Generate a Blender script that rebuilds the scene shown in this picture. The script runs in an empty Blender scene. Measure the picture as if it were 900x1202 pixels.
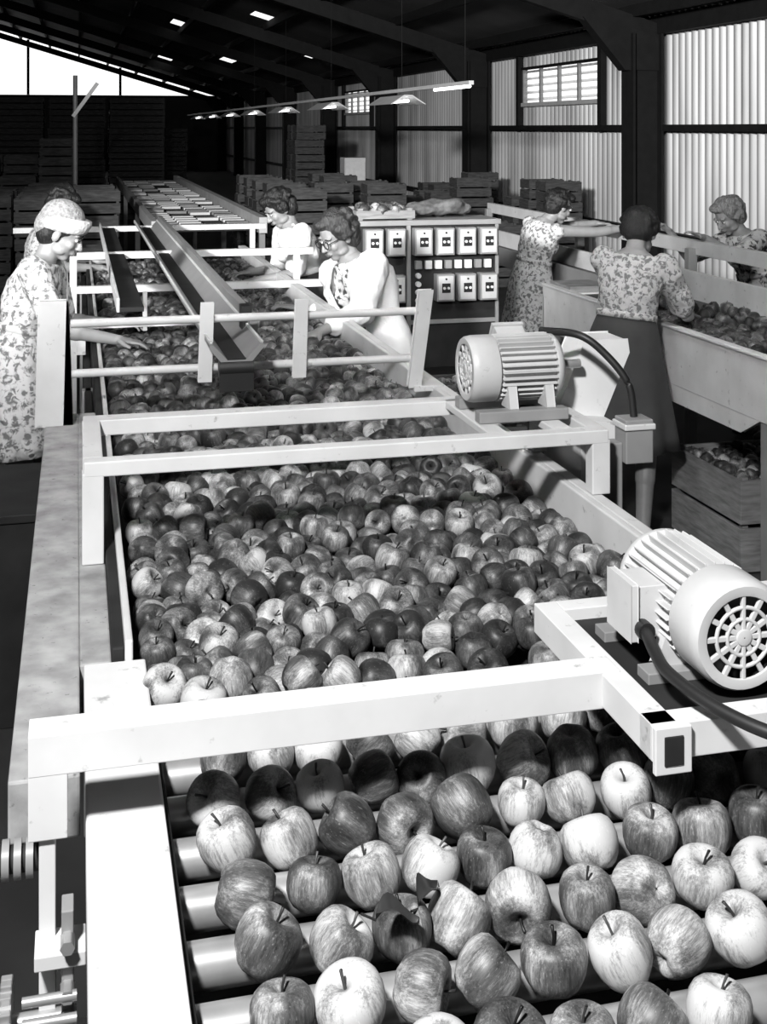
import bpy, math, random
import numpy as np
from mathutils import Vector, Matrix
random.seed(7)
rng=np.random.default_rng(7)
S=bpy.context.scene
S.view_settings.view_transform='Standard'
V=Vector
# ------------------------------------------------------------------ materials
def mat(name,col,rough=.5,metal=0.,var=.15,scale=8,bump=0.,spots=0.,stretch=None,spec=.5):
    m=bpy.data.materials.new(name); m.use_nodes=True
    nt=m.node_tree; n=nt.nodes; l=nt.links; b=n['Principled BSDF']
    b.inputs['Roughness'].default_value=rough; b.inputs['Metallic'].default_value=metal
    b.inputs['Specular IOR Level'].default_value=spec
    tc=n.new('ShaderNodeTexCoord'); mp=n.new('ShaderNodeMapping'); l.new(tc.outputs['Object'],mp.inputs[0])
    if stretch: mp.inputs['Scale'].default_value=stretch
    nz=n.new('ShaderNodeTexNoise'); nz.inputs['Scale'].default_value=scale; nz.inputs['Detail'].default_value=6
    l.new(mp.outputs[0],nz.inputs['Vector'])
    r=n.new('ShaderNodeValToRGB'); l.new(nz.outputs[0],r.inputs[0])
    a=max(col*(1-var),0); c=min(col*(1+var),1)
    r.color_ramp.elements[0].position=.3; r.color_ramp.elements[0].color=(a,a,a,1)
    r.color_ramp.elements[1].position=.7; r.color_ramp.elements[1].color=(c,c,c,1)
    out=r.outputs[0]
    if spots>0:
        n2=n.new('ShaderNodeTexNoise'); n2.inputs['Scale'].default_value=scale*5; n2.inputs['Detail'].default_value=4
        n2.inputs['Roughness'].default_value=.6
        l.new(mp.outputs[0],n2.inputs['Vector'])
        r2=n.new('ShaderNodeValToRGB'); l.new(n2.outputs[0],r2.inputs[0])
        r2.color_ramp.elements[0].position=.64; r2.color_ramp.elements[0].color=(0,0,0,1)
        r2.color_ramp.elements[1].position=.73; r2.color_ramp.elements[1].color=(spots,spots,spots,1)
        mx=n.new('ShaderNodeMixRGB'); l.new(r2.outputs[0],mx.inputs[0]); l.new(out,mx.inputs[1])
        mx.inputs[2].default_value=(.06,.06,.06,1); out=mx.outputs[0]
    l.new(out,b.inputs['Base Color'])
    if bump:
        bp=n.new('ShaderNodeBump'); bp.inputs['Strength'].default_value=bump; bp.inputs['Distance'].default_value=.01
        l.new(nz.outputs[0],bp.inputs['Height']); l.new(bp.outputs[0],b.inputs['Normal'])
    return m
def floral(name,base,dark,scale):
    m=bpy.data.materials.new(name); m.use_nodes=True
    nt=m.node_tree; n=nt.nodes; l=nt.links; b=n['Principled BSDF']; b.inputs['Roughness'].default_value=.85
    tc=n.new('ShaderNodeTexCoord')
    nz=n.new('ShaderNodeTexNoise'); nz.inputs['Scale'].default_value=scale; nz.inputs['Detail'].default_value=3; nz.inputs['Distortion'].default_value=1.2
    vo=n.new('ShaderNodeTexVoronoi'); vo.inputs['Scale'].default_value=scale*.9
    l.new(tc.outputs['Object'],nz.inputs['Vector']); l.new(tc.outputs['Object'],vo.inputs['Vector'])
    ad=n.new('ShaderNodeMath'); ad.operation='MULTIPLY_ADD'; l.new(vo.outputs['Distance'],ad.inputs[0]); ad.inputs[1].default_value=.35
    l.new(nz.outputs[0],ad.inputs[2])
    r=n.new('ShaderNodeValToRGB'); l.new(ad.outputs[0],r.inputs[0]); r.color_ramp.interpolation='LINEAR'
    e=r.color_ramp.elements; e[0].position=.56; e[0].color=(dark,)*3+(1,); e[1].position=.70; e[1].color=(base,)*3+(1,)
    l.new(r.outputs[0],b.inputs['Base Color'])
    w=n.new('ShaderNodeTexNoise'); w.inputs['Scale'].default_value=11; w.inputs['Distortion'].default_value=.8; l.new(tc.outputs['Object'],w.inputs['Vector'])
    bp=n.new('ShaderNodeBump'); bp.inputs['Strength'].default_value=.7; bp.inputs['Distance'].default_value=.03
    l.new(w.outputs[0],bp.inputs['Height']); l.new(bp.outputs[0],b.inputs['Normal']); return m
def emis(name,c,s):
    m=bpy.data.materials.new(name); m.use_nodes=True; b=m.node_tree.nodes['Principled BSDF']
    b.inputs['Emission Color'].default_value=(c,c,c,1); b.inputs['Emission Strength'].default_value=s; return m
def apple_mat():
    m=bpy.data.materials.new('apple_skin'); m.use_nodes=True
    nt=m.node_tree; n=nt.nodes; l=nt.links; b=n['Principled BSDF']
    b.inputs['Roughness'].default_value=.45; b.inputs['Specular IOR Level'].default_value=.38
    at=n.new('ShaderNodeAttribute'); at.attribute_name='ap'
    rn=n.new('ShaderNodeAttribute'); rn.attribute_name='rn'
    def add(v,s,o):
        q=n.new('ShaderNodeVectorMath'); q.operation='MULTIPLY'; l.new(v,q.inputs[0]); q.inputs[1].default_value=s
        p=n.new('ShaderNodeVectorMath'); p.operation='ADD'; l.new(q.outputs[0],p.inputs[0])
        q2=n.new('ShaderNodeVectorMath'); q2.operation='SCALE'; l.new(o,q2.inputs[0]); q2.inputs['Scale'].default_value=31.
        l.new(q2.outputs[0],p.inputs[1]); return p.outputs[0]
    s1=n.new('ShaderNodeTexNoise'); s1.inputs['Scale'].default_value=1.; s1.inputs['Detail'].default_value=6; s1.inputs['Roughness'].default_value=.85
    l.new(add(at.outputs['Vector'],(12,12,6),rn.outputs['Vector']),s1.inputs['Vector'])
    s2=n.new('ShaderNodeTexNoise'); s2.inputs['Scale'].default_value=1.; s2.inputs['Detail'].default_value=3
    l.new(add(at.outputs['Vector'],(1.,1.,1.6),rn.outputs['Vector']),s2.inputs['Vector'])
    sp=n.new('ShaderNodeTexNoise'); sp.inputs['Scale'].default_value=1.; sp.inputs['Detail'].default_value=1
    l.new(add(at.outputs['Vector'],(16,16,30),rn.outputs['Vector']),sp.inputs['Vector'])
    sx=n.new('ShaderNodeSeparateXYZ'); l.new(rn.outputs['Vector'],sx.inputs[0])
    a0=n.new('ShaderNodeMath'); a0.operation='MULTIPLY_ADD'; l.new(s1.outputs[0],a0.inputs[0]); a0.inputs[1].default_value=.75; a0.inputs[2].default_value=-.40
    a2=n.new('ShaderNodeMath'); a2.operation='MULTIPLY_ADD'; l.new(s2.outputs[0],a2.inputs[0]); a2.inputs[1].default_value=.95; l.new(a0.outputs[0],a2.inputs[2])
    a3=n.new('ShaderNodeMath'); a3.operation='MULTIPLY_ADD'; l.new(sx.outputs[0],a3.inputs[0]); a3.inputs[1].default_value=.5; l.new(a2.outputs[0],a3.inputs[2])
    r=n.new('ShaderNodeValToRGB'); l.new(a3.outputs[0],r.inputs[0])
    e=r.color_ramp.elements; e[0].position=.46; e[0].color=(.018,.018,.018,1); e[1].position=.92; e[1].color=(.48,.48,.48,1)
    k=e.new(.66); k.color=(.08,.08,.08,1); k=e.new(.79); k.color=(.23,.23,.23,1)
    r2=n.new('ShaderNodeValToRGB'); l.new(sp.outputs[0],r2.inputs[0]); r2.color_ramp.elements[0].position=.66; r2.color_ramp.elements[1].position=.74
    r2.color_ramp.elements[0].color=(0,0,0,1); r2.color_ramp.elements[1].color=(.14,.14,.14,1)
    mx=n.new('ShaderNodeMixRGB'); mx.blend_type='ADD'; mx.inputs[0].default_value=.6; l.new(r.outputs[0],mx.inputs[1]); l.new(r2.outputs[0],mx.inputs[2])
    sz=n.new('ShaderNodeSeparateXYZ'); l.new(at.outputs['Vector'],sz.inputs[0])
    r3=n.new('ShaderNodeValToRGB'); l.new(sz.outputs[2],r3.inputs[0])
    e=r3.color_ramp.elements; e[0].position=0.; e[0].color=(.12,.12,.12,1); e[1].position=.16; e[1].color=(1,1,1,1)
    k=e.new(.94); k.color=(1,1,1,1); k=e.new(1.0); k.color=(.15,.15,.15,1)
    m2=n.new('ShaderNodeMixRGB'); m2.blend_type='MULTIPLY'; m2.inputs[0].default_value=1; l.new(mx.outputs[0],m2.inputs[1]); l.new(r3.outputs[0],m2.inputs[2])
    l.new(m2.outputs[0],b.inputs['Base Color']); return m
M=dict(
 paint=mat('cream_painted_steel',.58,.6,var=.10,scale=6,spots=.5,bump=.04,spec=.3),
 paint2=mat('white_painted_steel',.70,.5,var=.06,scale=9,spots=.2),
 worn=mat('worn_grey_plate',.30,.7,var=.35,scale=14,spots=.8,bump=.3),
 steel=mat('steel_roller',.45,.35,.6,var=.12,scale=20),
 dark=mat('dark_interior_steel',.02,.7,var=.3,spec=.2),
 black=mat('black_rubber',.012,.5,var=.2),
 grey=mat('grey_enamel',.24,.4,var=.1),
 motor=mat('motor_enamel',.50,.42,var=.07,scale=12,spots=.2),
 belt=mat('conveyor_belt',.06,.7,var=.3,scale=12),
 conc=mat('concrete_floor',.025,.85,var=.4,scale=2.5,bump=.2),
 iron=mat('corrugated_iron',.44,.45,.2,var=.5,scale=1.6,stretch=(1,1,.12)),
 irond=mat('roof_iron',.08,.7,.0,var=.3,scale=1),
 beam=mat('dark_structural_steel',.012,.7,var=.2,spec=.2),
 wood=mat('weathered_crate_wood',.06,.8,var=.5,scale=9,stretch=(1,1,6),bump=.3),
 woodl=mat('light_crate_wood',.22,.8,var=.3,scale=9,stretch=(1,1,6),bump=.3),
 skin=mat('skin',.25,.5,var=.08,scale=20),
 hairD=mat('dark_hair',.010,.5,var=.6,scale=45,bump=1.,stretch=(3,3,.7)),
 hairG=mat('grey_hair',.2,.6,var=.5,scale=45,bump=1.,stretch=(3,3,.7)),
 hairB=mat('brown_hair',.03,.5,var=.7,scale=45,bump=1.,stretch=(3,3,.7)),
 white=mat('white_cotton',.76,.9,var=.06,scale=14,bump=1.),
 skirt=mat('grey_skirt_cloth',.04,.9,var=.2),
 fl1=floral('floral_print_light',.6,.16,38),
 fl3=floral('floral_print_bold',.55,.05,24),
 fl4=floral('floral_print_grey',.5,.16,44),
 scarf=mat('knitted_hat_wool',.22,.9,var=.45,scale=70,bump=.8), scarfb=mat('knitted_hat_band',.5,.9,var=.3,scale=70,bump=.8),
 eyew=mat('eye_white',.6,.3,var=0), eyed=mat('eye_dark',.01,.2,var=0), lip=mat('lips',.12,.5,var=.1),
 shoe=mat('shoe_leather',.05,.4,var=.2),
 leaf=mat('leaf',.03,.5,var=.4), cloth=mat('sack_cloth',.10,.95,var=.5,scale=25,bump=.6),
 glass=mat('louvre_glass',.8,.2,var=.05), tube=emis('fluorescent_tube',1,4.))
M['apple']=apple_mat()
# ------------------------------------------------------------------ mesh builder
def perp(a):
    a=V(a).normalized(); t=V((0,0,1)) if abs(a.z)<.9 else V((0,1,0))
    s=a.cross(t).normalized(); return a,s,s.cross(a).normalized()
class Bd:
    def __init__(s,name): s.name=name; s.v=[]; s.f=[]; s.mi=[]; s.sm=[]; s.m=[]
    def add(s,vs,fs,mt,smooth=False):
        if mt not in s.m: s.m.append(mt)
        i=s.m.index(mt); o=len(s.v); s.v+= [tuple(p) for p in vs]
        for f in fs: s.f.append(tuple(o+k for k in f)); s.mi.append(i); s.sm.append(smooth)
    def box(s,a,b,mt):
        x0,y0,z0=a; x1,y1,z1=b
        s.add([(x0,y0,z0),(x1,y0,z0),(x1,y1,z0),(x0,y1,z0),(x0,y0,z1),(x1,y0,z1),(x1,y1,z1),(x0,y1,z1)],
          [(0,3,2,1),(4,5,6,7),(0,1,5,4),(1,2,6,5),(2,3,7,6),(3,0,4,7)],mt)
    def beam(s,p0,p1,w,h,mt):
        p0=V(p0);p1=V(p1); a,sd,u=perp(p1-p0); sd=sd*w/2; u=u*h/2
        vs=[p0-sd-u,p0+sd-u,p0+sd+u,p0-sd+u,p1-sd-u,p1+sd-u,p1+sd+u,p1-sd+u]
        s.add(vs,[(0,1,2,3),(4,7,6,5),(0,4,5,1),(1,5,6,2),(2,6,7,3),(3,7,4,0)],mt)
    def cyl(s,p0,p1,r,mt,r1=None,seg=16):
        r1=r if r1 is None else r1; p0=V(p0);p1=V(p1); a,x,y=perp(p1-p0)
        vs=[];
        for p,q in((p0,r),(p1,r1)):
            for i in range(seg): t=2*math.pi*i/seg; vs.append(p+(x*math.cos(t)+y*math.sin(t))*q)
        s.add(vs,[(i,(i+1)%seg,seg+(i+1)%seg,seg+i) for i in range(seg)],mt,True)
        s.add(vs[:seg],[tuple(reversed(range(seg)))],mt); s.add(vs[seg:],[tuple(range(seg))],mt)
    def lathe(s,o,ax,prof,mt,seg=28):
        o=V(o); a,x,y=perp(ax); vs=[]
        for r,z in prof:
            for i in range(seg): t=2*math.pi*i/seg; vs.append(o+a*z+(x*math.cos(t)+y*math.sin(t))*max(r,.0005))
        fs=[]
        for k in range(len(prof)-1):
            for i in range(seg): fs.append((k*seg+i,k*seg+(i+1)%seg,(k+1)*seg+(i+1)%seg,(k+1)*seg+i))
        s.add(vs,fs,mt,True)
    def torus(s,o,ax,R,r,mt,seg=28,k=8):
        o=V(o); a,x,y=perp(ax); vs=[];fs=[]
        for i in range(seg):
            t=2*math.pi*i/seg; d=x*math.cos(t)+y*math.sin(t)
            for j in range(k):
                q=2*math.pi*j/k; vs.append(o+d*(R+r*math.cos(q))+a*r*math.sin(q))
        for i in range(seg):
            for j in range(k): fs.append((i*k+j,((i+1)%seg)*k+j,((i+1)%seg)*k+(j+1)%k,i*k+(j+1)%k))
        s.add(vs,fs,mt,True)
    def path(s,pts,r,mt,seg=10,sub=8):
        P=[V(p) for p in pts]; P=[P[0]*2-P[1]]+P+[P[-1]*2-P[-2]]; C=[]
        for i in range(1,len(P)-2):
            for k in range(sub):
                t=k/sub; a,b,c,d=P[i-1],P[i],P[i+1],P[i+2]
                C.append(.5*((2*b)+(c-a)*t+(2*a-5*b+4*c-d)*t*t+(3*b-a-3*c+d)*t**3))
        C.append(P[-2]); vs=[];fs=[]
        for i,c in enumerate(C):
            d=(C[min(i+1,len(C)-1)]-C[max(i-1,0)]); a,x,y=perp(d)
            for j in range(seg): t=2*math.pi*j/seg; vs.append(c+(x*math.cos(t)+y*math.sin(t))*r)
        for i in range(len(C)-1):
            for j in range(seg): fs.append((i*seg+j,i*seg+(j+1)%seg,(i+1)*seg+(j+1)%seg,(i+1)*seg+j))
        s.add(vs,fs,mt,True)
    def prism(s,poly,e,mt):
        P=[V(p) for p in poly]; e=V(e); n=len(P)
        s.add(P+[p+e for p in P],[tuple(range(n)),tuple(reversed(range(n,2*n)))]+[(i,(i+1)%n,n+(i+1)%n,n+i) for i in range(n)],mt)
    def finish(s,bevel=.003,parent=None):
        me=bpy.data.meshes.new(s.name); me.from_pydata(s.v,[],s.f); me.update()
        for q in s.m: me.materials.append(q)
        me.polygons.foreach_set('material_index',s.mi); me.polygons.foreach_set('use_smooth',s.sm)
        ob=bpy.data.objects.new(s.name,me); S.collection.objects.link(ob)
        if bevel:
            b=ob.modifiers.new('bevel','BEVEL'); b.width=bevel; b.segments=2; b.limit_method='ANGLE'; b.angle_limit=math.radians(50); b.harden_normals=False
        if parent: ob.parent=parent
        return ob
# ------------------------------------------------------------------ apples
PROF=[(.03,.56),(.10,.60),(.20,.70),(.33,.83),(.50,.90),(.70,.85),(.87,.68),(.97,.42),(1.0,.12),(.97,-.2),(.86,-.52),(.68,-.78),(.50,-.90),(.36,-.91),(.22,-.84),(.10,-.76),(.03,-.74)]
def apple_template(seg,prof):
    v=[];ap=[];f=[]
    K=len(prof)
    for k,(r,z) in enumerate(prof):
        for i in range(seg):
            t=2*math.pi*i/seg; lo=1+.035*math.cos(5*t)*max(0,-z+.1); rr=r*lo
            v.append((rr*math.cos(t),rr*math.sin(t),z*.94*(1+.02*math.cos(5*t+1)*(z<0))+.03*math.cos(t+.5)*r)); ap.append((math.cos(t)*max(r,.25),math.sin(t)*max(r,.25),.02+.96*k/(K-1)))
    for k in range(K-1):
        for i in range(seg): f.append((k*seg+i,(k+1)*seg+i,(k+1)*seg+(i+1)%seg,k*seg+(i+1)%seg))
    o=len(v); pts=[(0,0,.5,.05),(.02,0,.8,.04),(.1,.02,1.12,.055)]
    for (x,y,z,r) in pts:
        for i in range(5): t=2*math.pi*i/5; v.append((x+r*math.cos(t),y+r*math.sin(t),z)); ap.append((0,0,0))
    for k in range(2):
        for i in range(5): f.append((o+k*5+i,o+k*5+(i+1)%5,o+(k+1)*5+(i+1)%5,o+(k+1)*5+i))
    f.append((o+10,o+11,o+12,o+13))
    return np.array(v),np.array(ap),np.array(f)
T_hi=apple_template(28,PROF); T_lo=apple_template(14,PROF[::2])
def apples(name,pts,hi=True,upbias=.55,tone=(0.,.8)):  # tone also paints in flash falloff: roller apples lighter, further beds darker
    tv,ta,tf=T_hi if hi else T_lo
    n=len(pts); nv=len(tv); VV=np.empty((n,nv,3)); RN=np.empty((n,nv,3))
    for i,(x,y,z,r) in enumerate(pts):
        if rng.random()<upbias: tilt=abs(rng.normal(0,.7))
        else: tilt=rng.uniform(0,math.pi)
        R=Matrix.Rotation(rng.uniform(0,6.28),3,'Z')@Matrix.Rotation(tilt,3,'X')@Matrix.Rotation(rng.uniform(0,6.28),3,'Z')
        R=np.array(R); sc=np.array([1,rng.uniform(.95,1.03),rng.uniform(.88,1.04)])
        q=rng.random(3); q[0]=tone[0]+(tone[1]-tone[0])*q[0]
        VV[i]=(tv*sc*r)@R.T+np.array([x,y,z]); RN[i]=q
    F=(tf[None]+ (np.arange(n)*nv)[:,None,None]).reshape(-1,4)
    me=bpy.data.meshes.new(name); me.vertices.add(n*nv); me.vertices.foreach_set('co',VV.ravel())
    me.loops.add(F.size); me.loops.foreach_set('vertex_index',F.ravel().astype(np.int32))
    me.polygons.add(len(F)); me.polygons.foreach_set('loop_start',np.arange(0,F.size,4,dtype=np.int32))
    me.polygons.foreach_set('loop_total',np.full(len(F),4,dtype=np.int32))
    me.update(calc_edges=True); me.polygons.foreach_set('use_smooth',np.ones(len(F),dtype=bool))
    a=me.attributes.new('ap','FLOAT_VECTOR','POINT'); a.data.foreach_set('vector',np.tile(ta,(n,1)).ravel())
    a=me.attributes.new('rn','FLOAT_VECTOR','POINT'); a.data.foreach_set('vector',RN.ravel())
    me.materials.append(M['apple']); ob=bpy.data.objects.new(name,me); S.collection.objects.link(ob); return ob
def pack(x0,x1,y0,y1,z,r=.037,dens=1.0,iters=45,zj=.016,keep=None):
    A=(x1-x0)*(y1-y0); n=int(A/((2*r)**2*.86)*dens)
    P=np.column_stack([rng.uniform(x0,x1,n),rng.uniform(y0,y1,n)]); R=r*rng.uniform(.9,1.1,n)
    for _ in range(iters):
        D=P[:,None]-P[None]; d=np.sqrt((D**2).sum(2))+1e-9; np.fill_diagonal(d,9)
        o=np.maximum(0,(R[:,None]+R[None])*.97-d); P+= (D/d[...,None]*o[...,None]*.45).sum(1)
        P[:,0]=np.clip(P[:,0],x0+r*.9,x1-r*.9); P[:,1]=np.clip(P[:,1],y0,y1)
    out=[]
    for i in range(n):
        q=(P[i,0],P[i,1])
        if keep and not keep(*q): continue
        out.append((q[0],q[1],z+rng.uniform(-zj,zj),R[i]))
    return out
rows=[]
for k in range(-2,7):
    y=1.38+.115*k; x=.205+rng.uniform(-.02,.03)
    while x<1.17:
        r=rng.uniform(.0365,.0435)
        if not(rng.random()<.05): rows.append((x,y+rng.uniform(-.008,.008),1.05+rng.uniform(-.004,.006),r))
        x+=2*r+rng.uniform(-.002,.007)
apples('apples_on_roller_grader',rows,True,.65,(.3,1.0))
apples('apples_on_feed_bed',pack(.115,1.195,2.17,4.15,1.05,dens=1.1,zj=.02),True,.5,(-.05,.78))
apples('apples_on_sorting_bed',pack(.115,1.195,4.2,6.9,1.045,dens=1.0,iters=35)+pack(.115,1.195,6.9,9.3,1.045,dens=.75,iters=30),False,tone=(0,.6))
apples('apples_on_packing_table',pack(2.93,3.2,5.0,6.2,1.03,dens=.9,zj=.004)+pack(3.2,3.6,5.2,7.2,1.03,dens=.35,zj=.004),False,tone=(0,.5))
# ------------------------------------------------------------------ room shell
b=Bd('floor'); b.box((-17,-8,-.1),(7.2,60,0),M['conc']); b.finish(0)
def corr(name,axis_x,y0,y1,zlo,zhi,holes,mt,pitch=.16,amp=.045):
    me_v=[];me_f=[]; n=int((y1-y0)/(pitch/8)); ys=np.linspace(y0,y1,n+1)
    zs=sorted(set([zlo,zhi]+[h[2] for h in holes]+[h[3] for h in holes]))
    for z in zs:
        for y in ys: me_v.append((axis_x+amp*math.sin(2*math.pi*y/pitch),y,z))
    W=n+1
    for k in range(len(zs)-1):
        zc=(zs[k]+zs[k+1])/2
        for i in range(n):
            yc=(ys[i]+ys[i+1])/2
            if any(h[0]<yc<h[1] and h[2]<zc<h[3] for h in holes): continue
            me_f.append((k*W+i,k*W+i+1,(k+1)*W+i+1,(k+1)*W+i))
    me=bpy.data.meshes.new(name); me.from_pydata(me_v,[],me_f); me.update(); me.materials.append(mt)
    me.polygons.foreach_set('use_smooth',[True]*len(me_f))
    o=bpy.data.objects.new(name,me); S.collection.objects.link(o); return o
WIN=[(15.8,18.8,2.42,3.0),(29.4,32.4,2.42,3.0)]
corr('wall_right',7.06,-8,60,0,3.45,WIN,M['iron'])
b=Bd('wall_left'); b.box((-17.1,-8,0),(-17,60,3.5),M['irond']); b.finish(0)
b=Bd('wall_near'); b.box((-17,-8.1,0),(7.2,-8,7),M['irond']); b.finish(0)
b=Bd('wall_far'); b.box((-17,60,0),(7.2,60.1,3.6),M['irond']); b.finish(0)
for i,(y0,y1,z0,z1) in enumerate(WIN):
    b=Bd('window_%d'%(i+1))
    b.beam((7.0,y0-.05,z0),(7.0,y1+.05,z0),.08,.06,M['paint']); b.beam((7.0,y0-.05,z1),(7.0,y1+.05,z1),.08,.04,M['beam'])
    for k in range(5):
        y=y0+(y1-y0)*k/4; b.beam((7.0,y,z0),(7.0,y,z1),.05,.05,M['grey'])
    for k in range(5):
        z=z0+.07+k*.11; b.prism([(7.0,y0,z),(7.06,y0,z+.04),(7.065,y0,z+.035),(7.005,y0,z-.005)],(0,y1-y0,0),M['glass'])
    b.finish(0)
b=Bd('wall_girts')
for z in(.75,2.05,): b.box((6.9,-8,z-.04),(7.0,60,z+.04),M['beam'])
b.box((6.88,-8,3.2),(7.0,60,3.4),M['beam'])
for y0,y1,z0,z1 in WIN:
    for y in(y0-.12,y1+.12): b.box((6.92,y-.06,2.0),(7.0,y+.06,3.3),M['beam'])
b.finish(0)
def rz(x): return 5.56-.3*x if x>=-5 else 7.06-.3*(-5-x)
holes=[(3.6,4.0,25.6,26.4),(2.4,2.8,32,33.2),(5.4,5.8,30,31),(4.4,4.8,38,39.5),(.9,1.3,29,30),(2.9,3.4,45,46.5)]
xs=sorted(set([-17.2,-5,7.3]+[h[0] for h in holes]+[h[1] for h in holes])); ys=sorted(set([-8.1,60]+[h[2] for h in holes]+[h[3] for h in holes]))
b=Bd('ceiling')
for i in range(len(xs)-1):
    for j in range(len(ys)-1):
        xc=(xs[i]+xs[i+1])/2; yc=(ys[j]+ys[j+1])/2
        if any(h[0]<xc<h[1] and h[2]<yc<h[3] for h in holes): continue
        x0,x1,y0,y1=xs[i],xs[i+1],ys[j],ys[j+1]
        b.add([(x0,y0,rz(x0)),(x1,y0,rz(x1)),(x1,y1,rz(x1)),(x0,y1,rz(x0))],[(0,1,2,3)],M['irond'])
b.finish(0)
b=Bd('roof_purlins')
x=6.6
while x>-16: b.box((x-.04,-8,rz(x)-.18),(x+.04,60,rz(x)-.03),M['beam']); x-=1.3
b.finish(0)
cy=[.93,7.43,13.93,20.43,26.9,33.4,39.9,46.4,52.9,59.2]
for y in cy:
    b=Bd('portal_frame_column')
    X=6.72
    b.box((X-.2,y-.17,0),(X-.17,y+.17,3.2),M['beam']); b.box((X+.17,y-.17,0),(X+.2,y+.17,3.2),M['beam']); b.box((X-.17,y-.06,0),(X+.17,y+.06,3.2),M['beam'])
    b.box((X-.2,y-.23,0),(X+.2,y+.23,.03),M['beam'])
    for (xa,xb) in((6.95,-5),(-5,-16.9)):
        za,zb=rz(xa)-.3,rz(xb)-.3
        b.beam((xa,y,za),(xb,y,zb),.14,.26,M['beam'])
    b.prism([(6.95,y-.1,2.75),(6.45,y-.1,2.75),(5.9,y-.1,rz(5.9)-.4),(6.95,y-.1,rz(6.95)-.3)],(0,.2,0),M['beam'])
    b.finish(0)
b=Bd('gable_mullions')
for x in(-12,-7,-2.2,2): b.box((x-.06,59.85,3.6),(x+.06,59.95,rz(x)-.05),M['beam'])
b.finish(0)
# ------------------------------------------------------------------ lighting batten
b=Bd('fluorescent_light_batten'); X=3.8; Z=2.5
b.beam((X,11.7,Z),(X,44,Z),.05,.04,M['paint2'])
b.cyl((X,11.75,Z-.035),(X,13.0,Z-.035),.016,M['tube'])
y=14.4
while y<44:
    b.prism([(X-.22,y-.3,Z-.17),(X-.05,y-.3,Z-.06),(X+.05,y-.3,Z-.06),(X+.22,y-.3,Z-.17),(X+.2,y-.3,Z-.17),(X+.04,y-.3,Z-.08),(X-.04,y-.3,Z-.08),(X-.2,y-.3,Z-.17)],(0,1.2,0),M['paint2'])
    b.cyl((X,y-.28,Z-.13),(X,y+.88,Z-.13),.018,M['tube'])
    b.cyl((X,y,Z),(X,y,rz(X)-.1),.003,M['dark'],seg=6)
    y+=4.25
b.cyl((X,11.9,Z),(X,11.9,rz(X)-.1),.003,M['dark'],seg=6); b.finish(0)
b=Bd('hanging_lamp_pole'); b.cyl((-.02,17,0),(-.02,17,2.75),.03,M['grey']); b.beam((-.05,17,2.2),(.27,17,2.65),.06,.05,M['paint2']); b.finish()
# ------------------------------------------------------------------ main machine
P=M['paint']
b=Bd('apple_grading_conveyor')
b.box((.012,.7,1.0),(.122,2.3,1.08),P)
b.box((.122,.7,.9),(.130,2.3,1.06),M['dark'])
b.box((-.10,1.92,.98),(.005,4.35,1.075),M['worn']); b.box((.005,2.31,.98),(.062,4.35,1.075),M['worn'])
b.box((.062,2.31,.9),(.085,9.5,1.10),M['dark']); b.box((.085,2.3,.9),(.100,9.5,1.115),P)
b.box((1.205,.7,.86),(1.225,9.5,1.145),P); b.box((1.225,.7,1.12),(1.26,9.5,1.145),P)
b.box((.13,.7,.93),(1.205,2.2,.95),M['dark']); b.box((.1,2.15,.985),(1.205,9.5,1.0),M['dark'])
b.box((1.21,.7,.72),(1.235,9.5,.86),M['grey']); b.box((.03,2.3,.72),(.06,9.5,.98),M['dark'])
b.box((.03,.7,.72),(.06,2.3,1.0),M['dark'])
b.box((-.45,4.4,0),(-.12,5.05,.72),M['dark']); b.box((-.46,4.39,.70),(-.11,5.06,.73),M['dark'])  # added dark box, stands in for the shade below the hat woman's hem
k=1.0925-.115
while k<2.2:
    b.cyl((.131,k,1.004),(1.204,k,1.004),.028,M['steel'],seg=20)
    b.cyl((1.2,k,1.004),(1.24,k,1.004),.012,M['dark'],seg=10); k+=.115
for y in(.9,2.2,3.7,5.2,6.7,8.2,9.3):
    b.box((.02,y-.03,0),(.08,y+.03,.98),M['grey']); b.box((1.2,y-.03,0),(1.26,y+.03,.86),M['grey']); b.beam((.05,y,.4),(1.23,y,.4),.04,.04,M['grey'])
b.finish(.004)
b=Bd('front_cross_frame')
Y=1.76
b.beam((-.064,Y,1.2),(.80,Y,1.2),.055,.056,P)
b.box((-.064,Y-.027,1.085),(-.012,Y+.027,1.175),P)
b.box((-.05,Y-.02,.35),(-.028,Y+.02,1.085),P); b.box((-.02,Y-.05,.3),(-.004,Y-.01,1.0),M['grey'])
b.box((-.055,Y-.06,.93),(.012,Y-.0,.95),P); b.box((-.055,Y-.06,.80),(.012,Y-.0,.82),P)
for z in(.965,.90,.86,.78): b.cyl((-.012,Y-.075,z),(-.012,Y-.045,z),.010,M['steel'],seg=6)
for z in(.9,.87,.76): b.cyl((-.07,Y-.07,z),(.0,Y-.07,z),.007,M['steel'],seg=8)
for i in range(8): b.cyl((-.18+i*.016,Y+.02,1.04),(-.17+i*.016,Y+.02,1.04),.026,M['grey'],seg=20)
b.cyl((-.42,Y+.02,1.04),(-.03,Y+.02,1.04),.018,M['dark'])
for z,R in((.84,.05),(.52,.07)):
    b.cyl((-.10,Y-.02,z),(-.085,Y-.02,z),R,M['grey'],seg=20)
    for i in range(16): t=6.283*i/16; b.box((-.10,Y-.02+R*math.cos(t)-.006,z+R*math.sin(t)-.006),(-.085,Y-.02+R*math.cos(t)+.006,z+R*math.sin(t)+.006),M['steel'])
    b.cyl((-.13,Y-.02,z),(.0,Y-.02,z),.012,M['steel'])
for i in range(14):
    z=.52+.32*i/13
    for s_,e_ in((-1,.06),(1,.06)): b.torus((-.092,Y-.02+s_*(e_),z),(1,0,0),.010,.003,M['steel'],10,5)
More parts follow.
